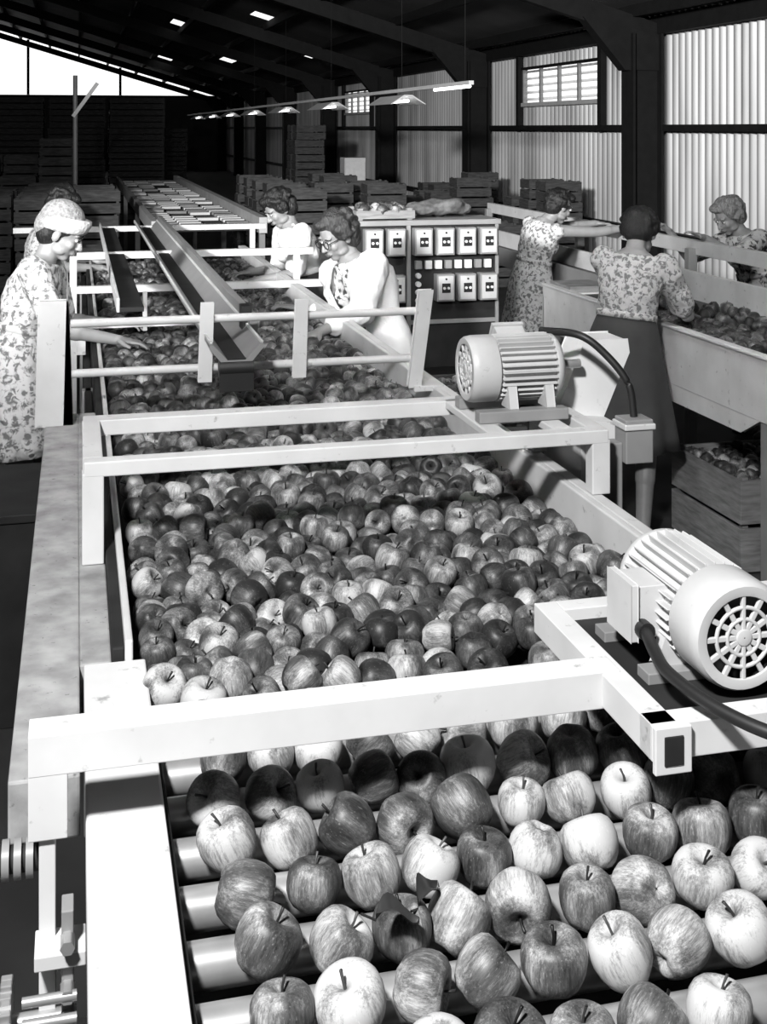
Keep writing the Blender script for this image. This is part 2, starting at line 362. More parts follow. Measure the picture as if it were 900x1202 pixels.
b.box((-.08,Y-.03,0),(-.0,Y+.03,.35),M['grey'])
b.finish(.004)
b=Bd('near_motor_platform')
b.beam((.79,1.57,1.2),(.79,2.02,1.2),.04,.05,P); b.beam((.77,1.585,1.2),(1.30,1.585,1.2),.04,.05,P)
b.beam((.81,2.0,1.2),(1.3,2.0,1.2),.04,.05,P); b.box((.81,1.60,1.195),(1.22,1.99,1.205),M['dark'])
b.box((.84,1.72,1.205),(1.05,1.76,1.222),M['grey']); b.box((.84,1.88,1.205),(1.05,1.92,1.222),M['grey'])
for y in(1.585,2.0): b.box((1.24,y-.02,1.146),(1.28,y+.02,1.18),P)
b.box((.77,1.555,1.16),(.825,1.565,1.225),P); b.box((.783,1.553,1.172),(.812,1.556,1.213),M['dark'])
b.finish(.003)
def motor(name,o,ax,L,R,tb,feet_z):
    b=Bd(name); o=V(o); a,x,y=perp(ax); m=M['motor']
    b.lathe(o,a,[(R*.96,.0),(R*1.02,.006),(R*1.05,.02),(R*1.05,L*.27),(R*1.0,L*.275),(R*.88,L*.28)],m,40)
    b.lathe(o,a,[(R*.96,.0),(R*.93,.004),(R*.93,.03),(.001,.03)],M['black'],40)
    b.lathe(o,a,[(R*.78,.004),(R*.78,.0),(R*.97,.0)],m,40)
    for q in(.34,.56,): b.torus(o+a*.004,a,R*q,R*.045,m,40,6)
    b.lathe(o,a,[(.001,.0),(R*.16,.0),(R*.16,.01)],m,20)
    for i in range(12):
        t=math.pi*2*i/12; d=x*math.cos(t)+y*math.sin(t); b.beam(o+a*.005+d*R*.12,o+a*.005+d*R*.80,.006,.008,m)
    b.cyl(o+a*L*.27,o+a*L*.86,R*.88,m,seg=40)
    for i in range(32):
        t=math.pi*2*i/32; d=x*math.cos(t)+y*math.sin(t); s=d.cross(a)*.0022
        p0=o+a*L*.29; p1=o+a*L*.84
        b.add([p0+d*R*.86-s,p0+d*R*.86+s,p0+d*R*1.06+s*.6,p0+d*R*1.06-s*.6,p1+d*R*.86-s,p1+d*R*.86+s,p1+d*R*1.06+s*.6,p1+d*R*1.06-s*.6],[(0,1,2,3),(7,6,5,4),(0,4,5,1),(1,5,6,2),(2,6,7,3),(3,7,4,0)],m)
    b.lathe(o,a,[(R*.88,L*.84),(R*1.0,L*.85),(R*1.0,L*.89),(R*.85,L*.93),(R*.5,L*.97),(R*.3,L),(.001,L)],m,40)
    b.cyl(o+a*L,o+a*(L+.05),.012,M['steel'])
    for q in(.38,.75):
        c=o+a*L*q; s=a.cross(V((0,0,1))).normalized()
        for sg in(-1,1):
            b.prism([c+s*sg*R*.5+V((0,0,-R*.7))-a*.012, c+s*sg*R*.95+V((0,0,-R*.4))-a*.012, c+s*sg*R*1.15+V((0,0,feet_z-c.z))-a*.012, c+s*sg*R*.4+V((0,0,feet_z-c.z))-a*.012],a*.024,m)
    tb=V(tb); c=o+a*L*.55+tb*R*1.12; w=.04; s=tb.cross(a)
    b.prism([c-a*w-s*w-tb*.03,c+a*w-s*w-tb*.03,c+a*w+s*w-tb*.03,c-a*w+s*w-tb*.03],tb*.055,m)
    b.prism([c-a*(w+.004)-s*(w+.004)+tb*.025,c+a*(w+.004)-s*(w+.004)+tb*.025,c+a*(w+.004)+s*(w+.004)+tb*.025,c-a*(w+.004)+s*(w+.004)+tb*.025],tb*.012,m)
    return b
b=motor('electric_motor',(.955,1.64,1.298),(0,1,0),.30,.078,(-1,0,0),1.222)
b.path([(.85,1.75,1.275),(.835,1.69,1.27),(.83,1.63,1.262),(.86,1.53,1.25),(.92,1.44,1.245),(1.05,1.33,1.245),(1.3,1.25,1.2),(1.5,1.2,.9)],.0095,M['black'])
b.cyl((.85,1.82,1.275),(.85,1.745,1.275),.014,M['black']); b.finish(.002)
b=motor('electric_motor',(.975,3.06,1.425),(1,0,0),.27,.082,(0,.85,.5),1.335)
b.path([(1.2,3.1,1.51),(1.27,3.0,1.51),(1.33,2.96,1.46),(1.375,2.93,1.39),(1.385,2.92,1.31)],.010,M['black']); b.finish(.002)
b=Bd('mid_cross_frame')
b.beam((.015,2.85,1.288),(1.275,2.85,1.288),.045,.034,P); b.beam((.015,3.26,1.285),(1.275,3.26,1.285),.06,.04,P)
for x in(.035,1.255):
    z0=1.076 if x<.5 else 1.146
    b.beam((x,2.87,1.285),(x,3.24,1.285),.045,.04,P); b.box((x-.024,2.828,z0),(x+.024,2.872,1.28),P); b.box((x-.02,3.24,z0),(x+.02,3.28,1.28),P)
for x in(1.0,1.17): b.beam((x,2.87,1.295),(x,3.25,1.295),.05,.02,P)
b.box((.98,2.95,1.306),(1.22,2.99,1.335),M['grey']); b.box((.98,3.12,1.306),(1.22,3.16,1.335),M['grey'])
b.finish(.003)
b=Bd('drive_belt_guard')
b.prism([(1.25,3.1,1.29),(1.33,3.1,1.475),(1.45,3.1,1.475),(1.455,3.1,1.44),(1.375,3.1,1.26)],(0,.13,0),M['paint2'])
b.prism([(1.285,3.02,.9),(1.285,3.02,1.28),(1.385,3.02,1.27),(1.385,3.02,.9)],(0,.26,0),M['paint'])
b.box((1.345,2.88,1.20),(1.42,2.95,1.31),M['grey']); b.box((1.34,2.875,1.285),(1.425,2.955,1.30),P)
b.box((1.28,2.9,.95),(1.345,2.95,1.25),M['grey']); b.finish(.003)
b=Bd('rear_rail_frame')
b.prism([(-.13,4.18,1.075),(-.015,4.18,1.075),(-.03,4.18,1.48),(-.12,4.18,1.48)],(0,.05,0),P)
b.prism([(-.04,4.18,1.075),(-.015,4.18,1.075),(-.03,4.18,1.48)],(0,.2,0),M['grey'])
b.cyl((-.02,4.2,1.405),(1.19,4.2,1.405),.014,P); b.cyl((-.02,4.2,1.24),(1.17,4.2,1.24),.014,P)
for x in(.4187,.7395):
    b.prism([(x-.022,4.165,1.20),(x+.018,4.165,1.20),(x+.026,4.165,1.46),(x-.012,4.165,1.46)],(0,.02,0),P)
b.prism([(1.125,4.16,1.146),(1.165,4.16,1.146),(1.21,4.16,1.48),(1.165,4.16,1.48)],(0,.03,0),P); b.box((1.14,4.15,1.13),(1.25,4.25,1.15),P)
b.finish(.003)
b=Bd('trough_conveyor')
def trough(x,y0,y1,z,w,h):
    b.prism([(x-w,y0,z+h),(x-w*.95,y0,z+h),(x-w*.35,y0,z),(x+w*.35,y0,z),(x+w*.95,y0,z+h),(x+w,y0,z+h),(x+w,y0,z+h-.015),(x+w*.4,y0,z-.02),(x-w*.4,y0,z-.02),(x-w,y0,z+h-.015)],(0,y1-y0,0),M['grey'])
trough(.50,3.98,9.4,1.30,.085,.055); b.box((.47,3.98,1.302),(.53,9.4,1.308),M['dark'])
b.box((.413,3.98,1.352),(.422,9.4,1.362),P); b.box((.578,3.98,1.352),(.587,9.4,1.362),P)
b.cyl((.445,4.0,1.275),(.555,4.0,1.275),.03,M['black']); b.box((.445,3.975,1.20),(.555,3.99,1.275),M['black'])
b.box((.565,4.35,1.33),(.60,4.43,1.42),M['black'])
b.beam((.60,4.3,1.36),(.60,9.4,1.36),.03,.07,M['grey'])
b.beam((.22,5.2,1.3),(.22,9.4,1.3),.10,.02,M['dark']); b.beam((.165,5.2,1.32),(.165,9.4,1.32),.012,.06,P)
for y,z in((9.4,1.36),(7.45,1.36),(7.15,1.2),(5.9,1.2)):
    x0=-.45 if y>9 else .0
    b.beam((x0,y,z-.06),(1.4 if y>7 else .6,y,z-.06),.05,.04,P)
for y in(9.4,7.45):
    for x in(-.02,1.3): b.box((x-.02,y-.02,0),(x+.02,y+.02,1.3),P)
b.box((.0,5.88,1.0),(.04,5.92,1.16),P); b.box((.3,5.88,1.1),(.32,5.92,1.28),P)
b.finish(.002)
b=Bd('distant_roller_conveyor')
b.box((.72,12.5,.98),(.78,24,1.12),P); b.box((1.80,12.5,.98),(1.88,24,1.14),P)
y=12.6
while y<24:
    for q in range(4):
        if random.random()<.7: b.box((.80+q*.25,y,1.02),(1.03+q*.25,y+.16,1.05),M['paint2'] if random.random()<.6 else M['grey'])
    b.box((.79,y,1.0),(1.79,y+.02,1.02),M['dark']); y+=.3
for y in(12.6,16,20,23.8):
    for x in(.75,1.84): b.box((x-.03,y-.03,0),(x+.03,y+.03,1.0),M['grey'])
b.finish(0)
b=Bd('apple_leaf'); 
for (c,d,s) in((V((.375,1.44,1.10)),V((.9,.2,-.15)),V((-.2,.9,.3))),(V((.43,1.50,1.085)),V((.6,.7,.1)),V((-.7,.6,.5)))):
    d.normalize(); s.normalize(); vs=[];N=9
    for i in range(N):
        t=i/(N-1); w=.015*math.sin(math.pi*t)**.8 if 0<i<N-1 else .0003; p=c+d*(t*.06-.03)+V((0,0,.012*math.sin(t*5)))
        vs+= [p-s*w+V((0,0,.008)),p,p+s*w+V((0,0,.008))]
    b.add(vs,[(i*3+j,i*3+j+1,i*3+j+4,i*3+j+3) for i in range(N-1) for j in(0,1)],M['leaf'],True)
    b.path([c-d*.03,c-d*.05+V((0,0,.01))],.0015,M['leaf'])
b.finish(0)
# ------------------------------------------------------------------ right packing table
b=Bd('packing_table')
b.box((2.86,3.6,.78),(2.885,7.35,1.06),P); b.box((2.885,3.6,.96),(3.70,7.35,.99),M['belt']); b.box((3.70,3.6,.9),(3.73,7.35,1.16),P)
b.box((2.86,7.33,.78),(3.73,7.36,1.0),P); b.box((2.85,3.6,1.055),(2.90,7.35,1.07),P)
b.box((3.45,7.36,.96),(3.70,11.3,.99),M['belt']); b.box((3.70,7.36,.9),(3.73,11.3,1.12),P); b.box((3.43,7.36,.9),(3.45,11.3,1.05),M['grey'])
b.box((3.83,3.6,1.24),(3.88,11.3,1.33),P)
for y in(3.8,5.4,7.2,9,11.2):
    b.box((3.78,y-.03,0),(3.84,y+.03,1.28),M['grey'])
for y in(3.8,4.75,6.4,7.3): b.box((2.87,y-.05,0),(2.93,y+.05,.8),M['grey'])
b.prism([(2.862,4.8,.78),(2.862,4.95,.70),(2.862,6.2,.70),(2.862,6.35,.78)],(.02,0,0),P)
b.finish(.004)
def crate(b,x0,y0,z0,w,d,h,mt,sl=3,t=.014):
    hs=h/sl
    for k in range(sl):
        za=z0+k*hs+.01; zb=z0+(k+1)*hs-.012
        b.box((x0,y0,za),(x0+w,y0+t,zb),mt); b.box((x0,y0+d-t,za),(x0+w,y0+d,zb),mt)
        b.box((x0,y0+t,za),(x0+t,y0+d-t,zb),mt); b.box((x0+w-t,y0+t,za),(x0+w,y0+d-t,zb),mt)
    for (x,y) in((x0+t,y0+t),(x0+w-t-.03,y0+t),(x0+t,y0+d-t-.03),(x0+w-t-.03,y0+d-t-.03)): b.box((x,y,z0),(x+.03,y+.03,z0+h),mt)
    b.box((x0+t,y0+t,z0+.01),(x0+w-t,y0+d-t,z0+.03),mt)
b=Bd('apple_crate'); crate(b,2.95,5.1,0.0,.6,.68,.44,M['woodl'],2,.02); b.finish(.002)
apples('apples_in_crate',pack(3.0,3.52,5.16,5.74,.39,dens=1,zj=.02),False)
b=Bd('apple_crate'); crate(b,1.72,6.05,0.0,.55,.6,.68,M['wood'],4,.02); b.finish(.002)
apples('apples_in_crate',pack(1.77,2.22,6.1,6.6,.63,dens=1,zj=.02),False)
b=Bd('cardboard_carton'); b.box((3.12,7.5,.0),(3.36,7.8,.98),M['woodl']); b.box((3.10,7.48,.98),(3.38,7.82,1.02),M['woodl']); b.finish(.003)
# ------------------------------------------------------------------ switchboard cabinet
b=Bd('electrical_switch_cabinet'); Y=7.1
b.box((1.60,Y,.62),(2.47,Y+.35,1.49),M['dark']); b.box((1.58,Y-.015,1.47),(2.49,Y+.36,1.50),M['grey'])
b.box((1.90,Y-.015,.62),(1.925,Y,1.47),M['grey']); b.box((2.455,Y-.015,.62),(2.475,Y,1.47),M['grey']); b.box((1.6,Y-.012,.88),(2.47,Y,.905),M['grey'])
for x in(1.62,2.42,1.92): b.box((x-.02,Y+.01,0),(x+.02,Y+.05,.62),M['grey']); b.box((x-.02,Y+.3,0),(x+.02,Y+.34,.62),M['grey'])
def starter(x,z):
    b.box((x-.055,Y-.07,z-.08),(x+.055,Y,z+.08),M['grey']); b.box((x-.046,Y-.078,z-.070),(x+.046,Y-.07,z+.070),M['motor'])
    b.box((x-.026,Y-.082,z-.028),(x+.026,Y-.078,z+.028),M['dark'])
    for q in(-.013,.013): b.cyl((x+q,Y-.09,z),(x+q,Y-.08,z),.008,M['paint2'],seg=10)
    b.cyl((x,Y-.085,z+.053),(x,Y-.078,z+.053),.006,M['dark'],seg=8)
for i in range(4): starter(1.99+i*.135,1.375); 
for i in range(3): starter(2.125+i*.135,1.10)
for i in range(2): starter(1.69+i*.135,1.375); starter(1.69+i*.135,1.10)
for i in range(8): b.box((1.95+i*.062,Y-.03,1.21),(1.99+i*.062,Y,1.26),M['paint2'] if i%3 else M['grey'])
for i in range(4): b.cyl((1.97,Y-.03,1.02+i*.05),(1.97,Y,1.02+i*.05),.016,M['paint2'],seg=10)
b.finish(.002)
b=Bd('fruit_tray'); crate(b,1.6,7.12,1.50,.36,.3,.07,M['woodl'],1); b.finish(0)
apples('apples_in_tray',pack(1.63,1.93,7.15,7.4,1.56,dens=1,zj=.01),False)
# ------------------------------------------------------------------ stacks
def stack(name,x0,x1,y0,y1,w,d,h,hmin,hmax,mt,sl=3,gap=.06):
    b=Bd(name); x=x0
    while x<x1:
        y=y0
        while y<y1:
            n=random.randint(hmin,hmax)
            for k in range(n): crate(b,x+random.uniform(-.02,.02),y+random.uniform(-.02,.02),k*(h+.002),w,d,h,mt,sl)
            y+=d+gap
        x+=w+gap
    b.finish(0)
stack('wooden_bin_stack',-11,1.0,28,29,1.2,1.2,.68,4,4,M['wood'],5,.1)
stack('wooden_bin_stack',1.9,3.0,36,37,1.2,1.2,.68,3,4,M['wood'],5,.1)
stack('apple_box_stack',-3.4,.2,12.8,16.2,.5,.36,.27,2,5,M['wood'],2)
stack('apple_box_stack',-5,.0,18.5,21,.5,.36,.27,4,7,M['wood'],2)
stack('apple_box_stack',2.3,3.6,13.5,19,.5,.36,.27,2,5,M['wood'],2,.1)
stack('apple_box_stack',4.3,6.1,15,21,.5,.36,.27,2,5,M['wood'],2,.3)
stack('apple_box_stack',4.3,4.6,24.7,25.4,.6,.5,.3,7,7,M['wood'],2,.1)
b=Bd('white_storage_cupboard'); b.box((4.6,21.4,0),(4.98,21.8,1.52),M['paint2']); b.box((4.61,21.38,.1),(4.97,21.4,1.45),M['white']); b.box((4.64,21.35,.8),(4.66,21.38,.95),M['dark']); b.finish(.004)
# ------------------------------------------------------------------ people
def R3(f,up=(0,0,1)):
    f=V(f).normalized(); r=f.cross(V(up)).normalized(); u=r.cross(f); return Matrix((r,f,u)).transposed()
class MB(Bd):
    def ell(s,c,rad,R=None,mt=None,n=16,m=10):
        c=V(c); R=R or Matrix.Identity(3); vs=[];fs=[]
        vs.append(c+R@V((0,0,rad[2])))
        for i in range(1,m):
            p=math.pi*i/m
            for j in range(n):
                t=2*math.pi*j/n; vs.append(c+R@V((rad[0]*math.sin(p)*math.cos(t),rad[1]*math.sin(p)*math.sin(t),rad[2]*math.cos(p))))
        vs.append(c+R@V((0,0,-rad[2]))); L=len(vs)-1
        for j in range(n):
            fs.append((0,1+j,1+(j+1)%n)); fs.append((L,1+(m-2)*n+(j+1)%n,1+(m-2)*n+j))
            for i in range(m-2): fs.append((1+i*n+j,1+(i+1)*n+j,1+(i+1)*n+(j+1)%n,1+i*n+(j+1)%n))
        s.add(vs,fs,mt,True)
    def cone(s,p0,p1,r0,r1,mt,n=14):
        p0=V(p0);p1=V(p1); s.ell(p0,(r0,)*3,None,mt,n,8); s.ell(p1,(r1,)*3,None,mt,n,8)
        if (p1-p0).length>1e-4: s.cyl(p0,p1,r0,mt,r1,n)
    def loft(s,rings,mt,n=28,arc=None,cap=True,fold=0):
        vs=[];fs=[]; a0,a1=arc if arc else(0,2*math.pi); cnt=n if not arc else n+1
        for rg in rings:
            c,sv,fv=rg[:3]; fa=rg[3] if len(rg)>3 else 0
            for i in range(cnt):
                t=a0+(a1-a0)*i/n; k=1+fa*math.cos(9*t)+fa*.6*math.sin(5*t+1); vs.append(c+sv*math.cos(t)*k+fv*math.sin(t)*k)
        for q in range(len(rings)-1):
            for i in range(n):
                j=(i+1)%cnt if not arc else i+1; fs.append((q*cnt+i,q*cnt+j,(q+1)*cnt+j,(q+1)*cnt+i))
        if cap and not arc: fs.append(tuple(reversed(range(cnt)))); fs.append(tuple(range((len(rings)-1)*cnt,len(rings)*cnt)))
        s.add(vs,fs,mt,True)
    def fuse(s,voxel,parent,smooth=4,solid=0):
        o=s.finish(0,parent)
        if voxel:
            m=o.modifiers.new('remesh','REMESH'); m.mode='VOXEL'; m.voxel_size=voxel; m.use_smooth_shade=True
            if smooth: q=o.modifiers.new('smooth','SMOOTH'); q.factor=.5; q.iterations=smooth
        if solid: q=o.modifiers.new('solid','SOLIDIFY'); q.thickness=solid; q.offset=0
        return o
wr=bpy.data.textures.new('cloth_wrinkles','CLOUDS'); wr.noise_scale=.07; wr.noise_depth=2
def wrinkle(o,s=.022):
    d=o.modifiers.new('wrinkles','DISPLACE'); d.texture=wr; d.texture_coords='LOCAL'; d.strength=s; d.mid_level=.42
def ik(a,b,l1,l2,pole):
    a=V(a);b=V(b); d=b-a; L=min(d.length,(l1+l2)*.995); dn=d.normalized(); e=a+dn*L
    x=(l1*l1-l2*l2+L*L)/(2*L); h=math.sqrt(max(l1*l1-x*x,0)); p=V(pole); p=(p-dn*p.dot(dn)).normalized()
    return a+dn*x+p*h,e
def hand(b,w,d,nrm,side,mt):
    d=V(d).normalized(); nrm=V(nrm); nrm=(nrm-d*nrm.dot(d)).normalized(); s=d.cross(nrm).normalized()*side
    R=Matrix((s,d,nrm)).transposed()
    b.ell(w+d*.045,(.038,.05,.015),R,mt,14,10); b.cone(w-d*.01,w+d*.02,.023,.022,mt)
    for i,(o,L) in enumerate(((-.028,.062),(-.0095,.074),(.0095,.079),(.028,.07))):
        p=w+d*.08+s*o; dd=(d+s*o*3.2).normalized(); ang=.3+.08*(3-i)
        for k,fr in enumerate((.42,.32,.26)):
            q=p+dd*L*fr; b.cone(p,q,.0085-.0008*k,.0078-.0008*k,mt,10); p=q
            dd=(dd*math.cos(ang)+nrm*math.sin(ang)).normalized()
    p=w+d*.025+s*.03; dd=(d*.65+s*.7+nrm*.25).normalized()
    for L,r in((.035,.0115),(.028,.0095)): q=p+dd*L; b.cone(p,q,r,r*.9,mt,10); p=q; dd=(dd+d*.4).normalized()
def person(name,pel,neck,face,headc,look,hR,hL,st):
    root=bpy.data.objects.new(name,None); S.collection.objects.link(root)
    pel=V(pel);neck=V(neck);headc=V(headc); f0=V((face[0],face[1],0)).normalized(); r=f0.cross(V((0,0,1))).normalized()
    up=(neck-pel).normalized(); r=(r-up*r.dot(up)).normalized(); fw=up.cross(r).normalized()
    def sp(t): return pel.lerp(neck,t)-fw*.03*math.sin(math.pi*max(0,min(1,t)))
    sk=M['skin']; B=MB('body')
    tr=[(-.14,.13,.09),(0,.162,.11),(.18,.15,.1),(.38,.116,.083),(.6,.135,.098),(.78,.15,.098),(.90,.145,.072),(.97,.10,.055),(1.03,.055,.05)]
    B.loft([(sp(t),r*w,fw*d) for t,w,d in tr],sk)
    H=R3(look); 
    hb=headc+H@V((0,-.025,-.075)); B.cone(neck-up*.02,hb,.052,.048,sk)
    E=lambda c,rad:B.ell(headc+H@V(c),rad,H,sk)
    E((0,-.012,.03),(.073,.092,.083)); E((0,.022,-.03),(.059,.064,.078)); E((0,.05,-.092),(.028,.025,.022))
    for q in(-1,1):
        E((q*.033,.058,-.028),(.024,.022,.024)); E((q*.075,-.008,-.012),(.010,.019,.03)); E((q*.028,.072,.022),(.026,.012,.008)); E((q*.042,.02,-.07),(.02,.035,.02))
    B.cone(headc+H@V((0,.084,.005)),headc+H@V((0,.103,-.032)),.007,.012,sk,10); E((0,.08,-.062),(.022,.012,.012))
    for q in(-1,1): E((q*.011,.094,-.035),(.008,.01,.007))
    sh={}
    el={}
    for q,hp in((1,hR),(-1,hL)):
        s0=neck+r*q*.15-up*.055; sh[q]=s0; hp=V(hp)
        pole=V((0,0,-1))+r*q*.6-fw*.3 if not st.get('pole') else V(st['pole'])
        e,w=ik(s0,hp,.285,.25,pole); el[q]=(e,w)
        B.ell(s0,(.052,)*3,None,sk); B.cone(s0,e,.046,.036,sk); B.cone(e,w,.036,.024,sk); B.cone(e.lerp(w,.02),e.lerp(w,.35),.037,.036,sk)
        hd=(w-e).normalized(); hd=(hd+f0*.35).normalized() if st.get('hdir') is None else V(st['hdir']).normalized()
        hand(B,w,hd,(0,0,-1),-q,sk)
    for q in (1,-1):
        hp=pel+r*q*.085-V((0,0,.04)); an=V((pel.x,pel.y,0))+V((r.x,r.y,0))*q*.10+V((0,0,.085))-f0*.02
        k,a=ik(hp,an,.42,.415,f0); B.cone(hp,k,.085,.056,sk); B.cone(k,a,.054,.034,sk); B.cone(k.lerp(a,.15),k.lerp(a,.4),.052,.05,sk)
        SH=MB('shoe'); Rf=R3(f0)
        SH.ell(a+f0*.06+V((0,0,-.045)),(.042,.125,.038),Rf,M['shoe']); SH.ell(a+V((0,0,-.04)),(.038,.06,.045),Rf,M['shoe']); SH.fuse(0,root)
    B.fuse(.0055,root,3)
    F=MB('face_details')
    for q in(-1,1):
        F.ell(headc+H@V((q*.031,.0765,.002)),(.0135,.008,.0075),H,M['eyew'],12,8); F.ell(headc+H@V((q*.031,.0835,.002)),(.0055,.003,.0055),H,M['eyed'],10,6)
        F.ell(headc+H@V((q*.031,.084,.021)),(.018,.004,.0035),H,st['hair'],10,6); F.ell(headc+H@V((q*.031,.079,.010)),(.015,.008,.003),H,sk,10,6)
    F.ell(headc+H@V((0,.092,-.059)),(.020,.005,.0035),H,M['lip'],10,6); F.ell(headc+H@V((0,.091,-.066)),(.017,.005,.004),H,M['lip'],10,6)
    if st.get('glasses'):
        for q in(-1,1): F.torus(headc+H@V((q*.034,.098,.0)),H@V((0,1,0)),.021,.0026,M['black'],20,6); F.cyl(headc+H@V((q*.055,.096,.005)),headc+H@V((q*.077,-.01,.005)),.0025,M['black'],seg=6)
        F.cyl(headc+H@V((-.012,.1,.003)),headc+H@V((.012,.1,.003)),.0025,M['black'],seg=6)
    F.fuse(0,root)
    rr=random.Random(sum(map(ord,name))+int(pel.y*10)); A=MB('hair'); hm=st['hair']; sty=st.get('sty','short')
    A.ell(headc+H@V((0,-.025,.04)),(.087,.097,.087),H,hm); A.ell(headc+H@V((0,-.055,-.02)),(.078,.062,.07),H,hm)
    if not st.get('scarf'):
        cnt,rad,vol,sm={'wavy':(90,(.022,.03),.004,12),'short':(120,(.018,.022),.000,14),'set':(110,(.018,.026),.003,10)}[sty]
        for q in(-1,1): A.ell(headc+H@V((q*.066,-.012,.03)),(.025,.05,.055),H,hm)
        A.ell(headc+H@V((.02,.045,.088)),(.058,.045,.03),H,hm)
        if sty=='wavy': A.ell(headc+H@V((0,-.06,-.03)),(.088,.062,.07),H,hm)
        for i in range(cnt):
            th=rr.uniform(0,2*math.pi); ph=math.acos(rr.uniform(-.6,1)); d=V((math.sin(ph)*math.cos(th),math.sin(ph)*math.sin(th),math.cos(ph)))
            p=V((d.x*.086,d.y*.1-.022,d.z*.09+.03))
            if p.y>.03 and p.z<.07: continue
            if p.y>-.01 and p.z<-.005: continue
            a=rr.uniform(*rad); A.ell(headc+H@(p+d*rr.uniform(-.006,vol)),(a*1.3,a*.9,a*.8),H@Matrix.Rotation(rr.uniform(-.6,.6),3,'Y'),hm,8,6)
        A.fuse(.006,root,sm)
    else: A.fuse(.006,root,3)
    if st.get('scarf'):
        K=MB('knitted_hat'); K.ell(headc+H@V((0,-.03,.055)),(.092,.106,.092),H,M['scarf']); K.ell(headc+H@V((0,-.08,.01)),(.075,.06,.075),H,M['scarf']); K.fuse(.008,root,5)
        K=MB('knitted_hat_band')
        t=[(headc+H@V((0,-.012,.045+dz)),H@V((.094*k,0,0)),H@V((0,.106*k,.022))) for dz,k in((-.034,.96),(-.02,1.03),(.0,1.06),(.02,1.05),(.034,.98))]
        K.loft(t,M['scarfb']); K.fuse(0,root)
    top=st['top']; g=.016; C=MB('dress_bodice' if st['bottom'] is top else 'blouse')
    C.loft([(sp(t),r*(w+g),fw*(d+g)) for t,w,d in tr if -.2<t<.99],top)
    for q in(-1,1):
        C.ell(sp(.64)+r*q*.065+fw*.07,(.066,.06,.062),None,top)
        e,w=el[q]; s0=sh[q]; C.ell(s0+up*.0,(.064 if st.get('sleeve',.6)>0 else .056,)*3,None,top)
        sl=st.get('sleeve',.6)
        if sl>0: 
            C.cone(s0,s0.lerp(e,min(sl,1)),.068,.062,top)
            if sl>1: C.cone(e,e.lerp(w,sl-1),.056,.042,top)
    wrinkle(C.fuse(.008,root,5))
    if st.get('collar'):
        K=MB('collar')
        for q in(-1,1): K.prism([neck+fw*.05+r*q*.01-up*.03,neck+r*q*.07+up*.01,neck+r*q*.1-up*.03,neck+fw*.095+r*q*.05-up*.10],fw*.01,top)
        K.fuse(0,root)
    if st.get('cardigan'):
        g=.035; cm=M['white']; K=MB('cardigan'); a0=math.pi/2+.42; a1=math.pi/2+2*math.pi-.42
        K.loft([(sp(t)+fw*.004,r*(w+g),fw*(d+g+(.03 if .5<t<.8 else 0))) for t,w,d in((-.22,.165,.13),)+tuple(tr[1:8])],cm,36,(a0,a1),False); K.fuse(0,root,0,.014)
        K=MB('cardigan_sleeves')
        for q in(-1,1):
            e,w=el[q]; s0=sh[q]; K.cone(s0-up*.01,e,.08,.066,cm); K.cone(e,e.lerp(w,.62),.064,.05,cm)
        wrinkle(K.fuse(.008,root,4),.03)
    bt=st['bottom']; hem=st.get('hem',.5); K=MB('skirt')
    rg=[(sp(.40),r*.136,fw*.103,0),(sp(.2),r*.17,fw*.125,.004),(sp(0),r*.19,fw*.145,.01)]
    fwd=st.get('flare',1.)
    for k in range(1,7):
        t=k/6; c=V((pel.x,pel.y,pel.z+(hem-pel.z)*t)); rg.append((c,V((r.x,r.y,0)).normalized()*(.19+.07*t*fwd),f0*(.15+.08*t*fwd),.012+.035*t))
    K.loft(rg,bt,54,None,False); K.fuse(0,root,0,.006)
    K=MB('belt'); K.loft([(sp(t),r*w,fw*d) for t,w,d in((.36,.140,.107),(.365,.150,.117),(.42,.150,.117),(.425,.140,.107))],top); K.fuse(0,root)
    return root
person('woman_in_cardigan',(1.48,6.02,.92),(1.33,6.06,1.40),(-.85,-.5),(1.262,6.06,1.51),(-.82,-.35,-.42),(1.14,6.42,1.10),(1.10,5.66,1.10),
  dict(hair=M['hairB'],top=M['fl3'],bottom=M['fl3'],sleeve=0,cardigan=True,glasses=True,hem=.45,sty='wavy'))
person('woman_in_white_blouse',(1.47,7.92,.92),(1.34,7.93,1.42),(-.95,-.25),(1.265,7.92,1.53),(-.8,-.2,-.55),(1.10,8.1,1.10),(1.08,7.66,1.10),
  dict(hair=M['hairD'],top=M['white'],bottom=M['skirt'],sleeve=.85,hem=.5,sty='wavy',collar=True))
person('woman_in_knitted_hat',(-.25,5.74,.95),(-.14,5.77,1.46),(.95,-.25),(-.06,5.77,1.575),(.85,-.2,-.45),(.16,5.5,1.13),(.17,5.95,1.13),
  dict(hair=M['hairD'],top=M['fl1'],bottom=M['fl1'],sleeve=.9,hem=.62,flare=.4,scarf=True))
person('woman_bending_at_sorting_bed',(-.27,8.75,.92),(-.16,8.78,1.41),(1,-.1),(-.09,8.78,1.52),(.8,-.1,-.6),(.15,8.6,1.1),(.15,9.0,1.1),
  dict(hair=M['hairD'],top=M['fl4'],bottom=M['fl4'],sleeve=.6,sty='wavy'))
person('woman_in_sleeveless_dress',(3.17,8.37,.90),(3.27,8.35,1.39),(.93,.35),(3.37,8.33,1.485),(.9,.2,-.4),(3.84,8.16,1.34),(3.80,8.55,1.34),
  dict(hair=M['hairD'],top=M['fl1'],bottom=M['fl1'],sleeve=0,hem=.5,sty='set',hdir=(1,0,-.05)))
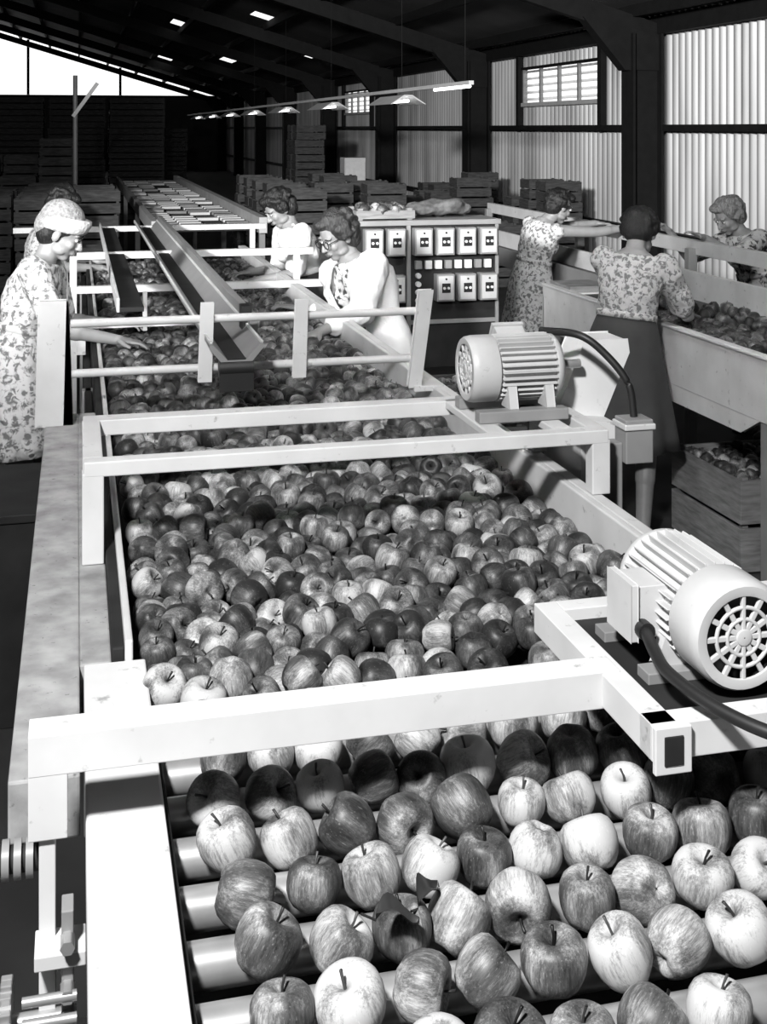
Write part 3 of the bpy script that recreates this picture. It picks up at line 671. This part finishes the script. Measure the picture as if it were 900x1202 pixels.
person('woman_in_belted_floral_dress',(2.60,5.60,.93),(2.68,5.64,1.435),(.6,.8),(2.745,5.72,1.52),(.6,.75,-.8),(3.04,5.80,1.09),(2.93,6.02,1.09),
  dict(hair=M['hairD'],top=M['fl4'],bottom=M['skirt'],sleeve=.8,hem=.5,sty='short'))  # skirt cloth set dark to paint in the shade over her lower body
person('grey_haired_woman',(4.4,7.35,.90),(4.27,7.38,1.36),(-.95,-.25),(4.18,7.39,1.465),(-.85,-.2,-.5),(3.87,7.6,1.35),(3.87,7.12,1.35),
  dict(hair=M['hairG'],top=M['fl3'],bottom=M['fl3'],sleeve=.8,hem=.5,sty='wavy'))
K=MB('crumpled_sack')
for i in range(16): K.ell((random.uniform(2.03,2.36),random.uniform(7.18,7.38),1.54+random.uniform(-.01,.04)),(random.uniform(.05,.09),random.uniform(.04,.07),.035),None,M['cloth'])
wrinkle(K.fuse(.01,None,2),.03)
# ------------------------------------------------------------------ lights
def area(name,loc,tgt,e,size,sy=None):
    L=bpy.data.lights.new(name,'AREA'); L.energy=e; L.size=size; L.shape='DISK'
    o=bpy.data.objects.new(name,L); S.collection.objects.link(o); o.location=loc
    o.rotation_euler=(V(tgt)-V(loc)).to_track_quat('-Z','Y').to_euler(); return o
area('photographer_flash',(-.8,.1,3.7),(.75,2.6,1.0),270,.3)
area('fill_light_over_sorting',(-.4,4.0,4.0),(1.3,7.6,1.2),36,.3)  # added unseen fill, brightens the women at the bed where the flash fades
area('fill_light_over_table',(2.1,4.0,3.9),(3.3,7.8,1.3),60,.3)  # second added fill, no fixture there, lifts the women at the table
L=bpy.data.lights.new('wall_fill_spot','SPOT'); L.energy=11500; L.spot_size=math.radians(34); L.spot_blend=.6; L.shadow_soft_size=.4  # added spot to light the right wall and its ribs; no doorway is modelled
o=bpy.data.objects.new('wall_fill_spot',L); S.collection.objects.link(o); o.location=(-4,-2,3.9); o.rotation_euler=(V((6.8,19,2.7))-V(o.location)).to_track_quat('-Z','Y').to_euler()
w=bpy.data.worlds.new('overcast_sky'); S.world=w; w.use_nodes=True
w.node_tree.nodes['Background'].inputs[0].default_value=(1,1,1,1); w.node_tree.nodes['Background'].inputs[1].default_value=1.3
# ------------------------------------------------------------------ camera
c=bpy.data.cameras.new('camera'); co=bpy.data.objects.new('camera',c); S.collection.objects.link(co); S.camera=co
c.sensor_fit='HORIZONTAL'; c.sensor_width=36; c.lens=58.04; c.shift_y=-.501; c.clip_start=.05; c.clip_end=300
co.location=(0,0,2.05); co.rotation_euler=(math.pi/2,0,-math.radians(13.93))
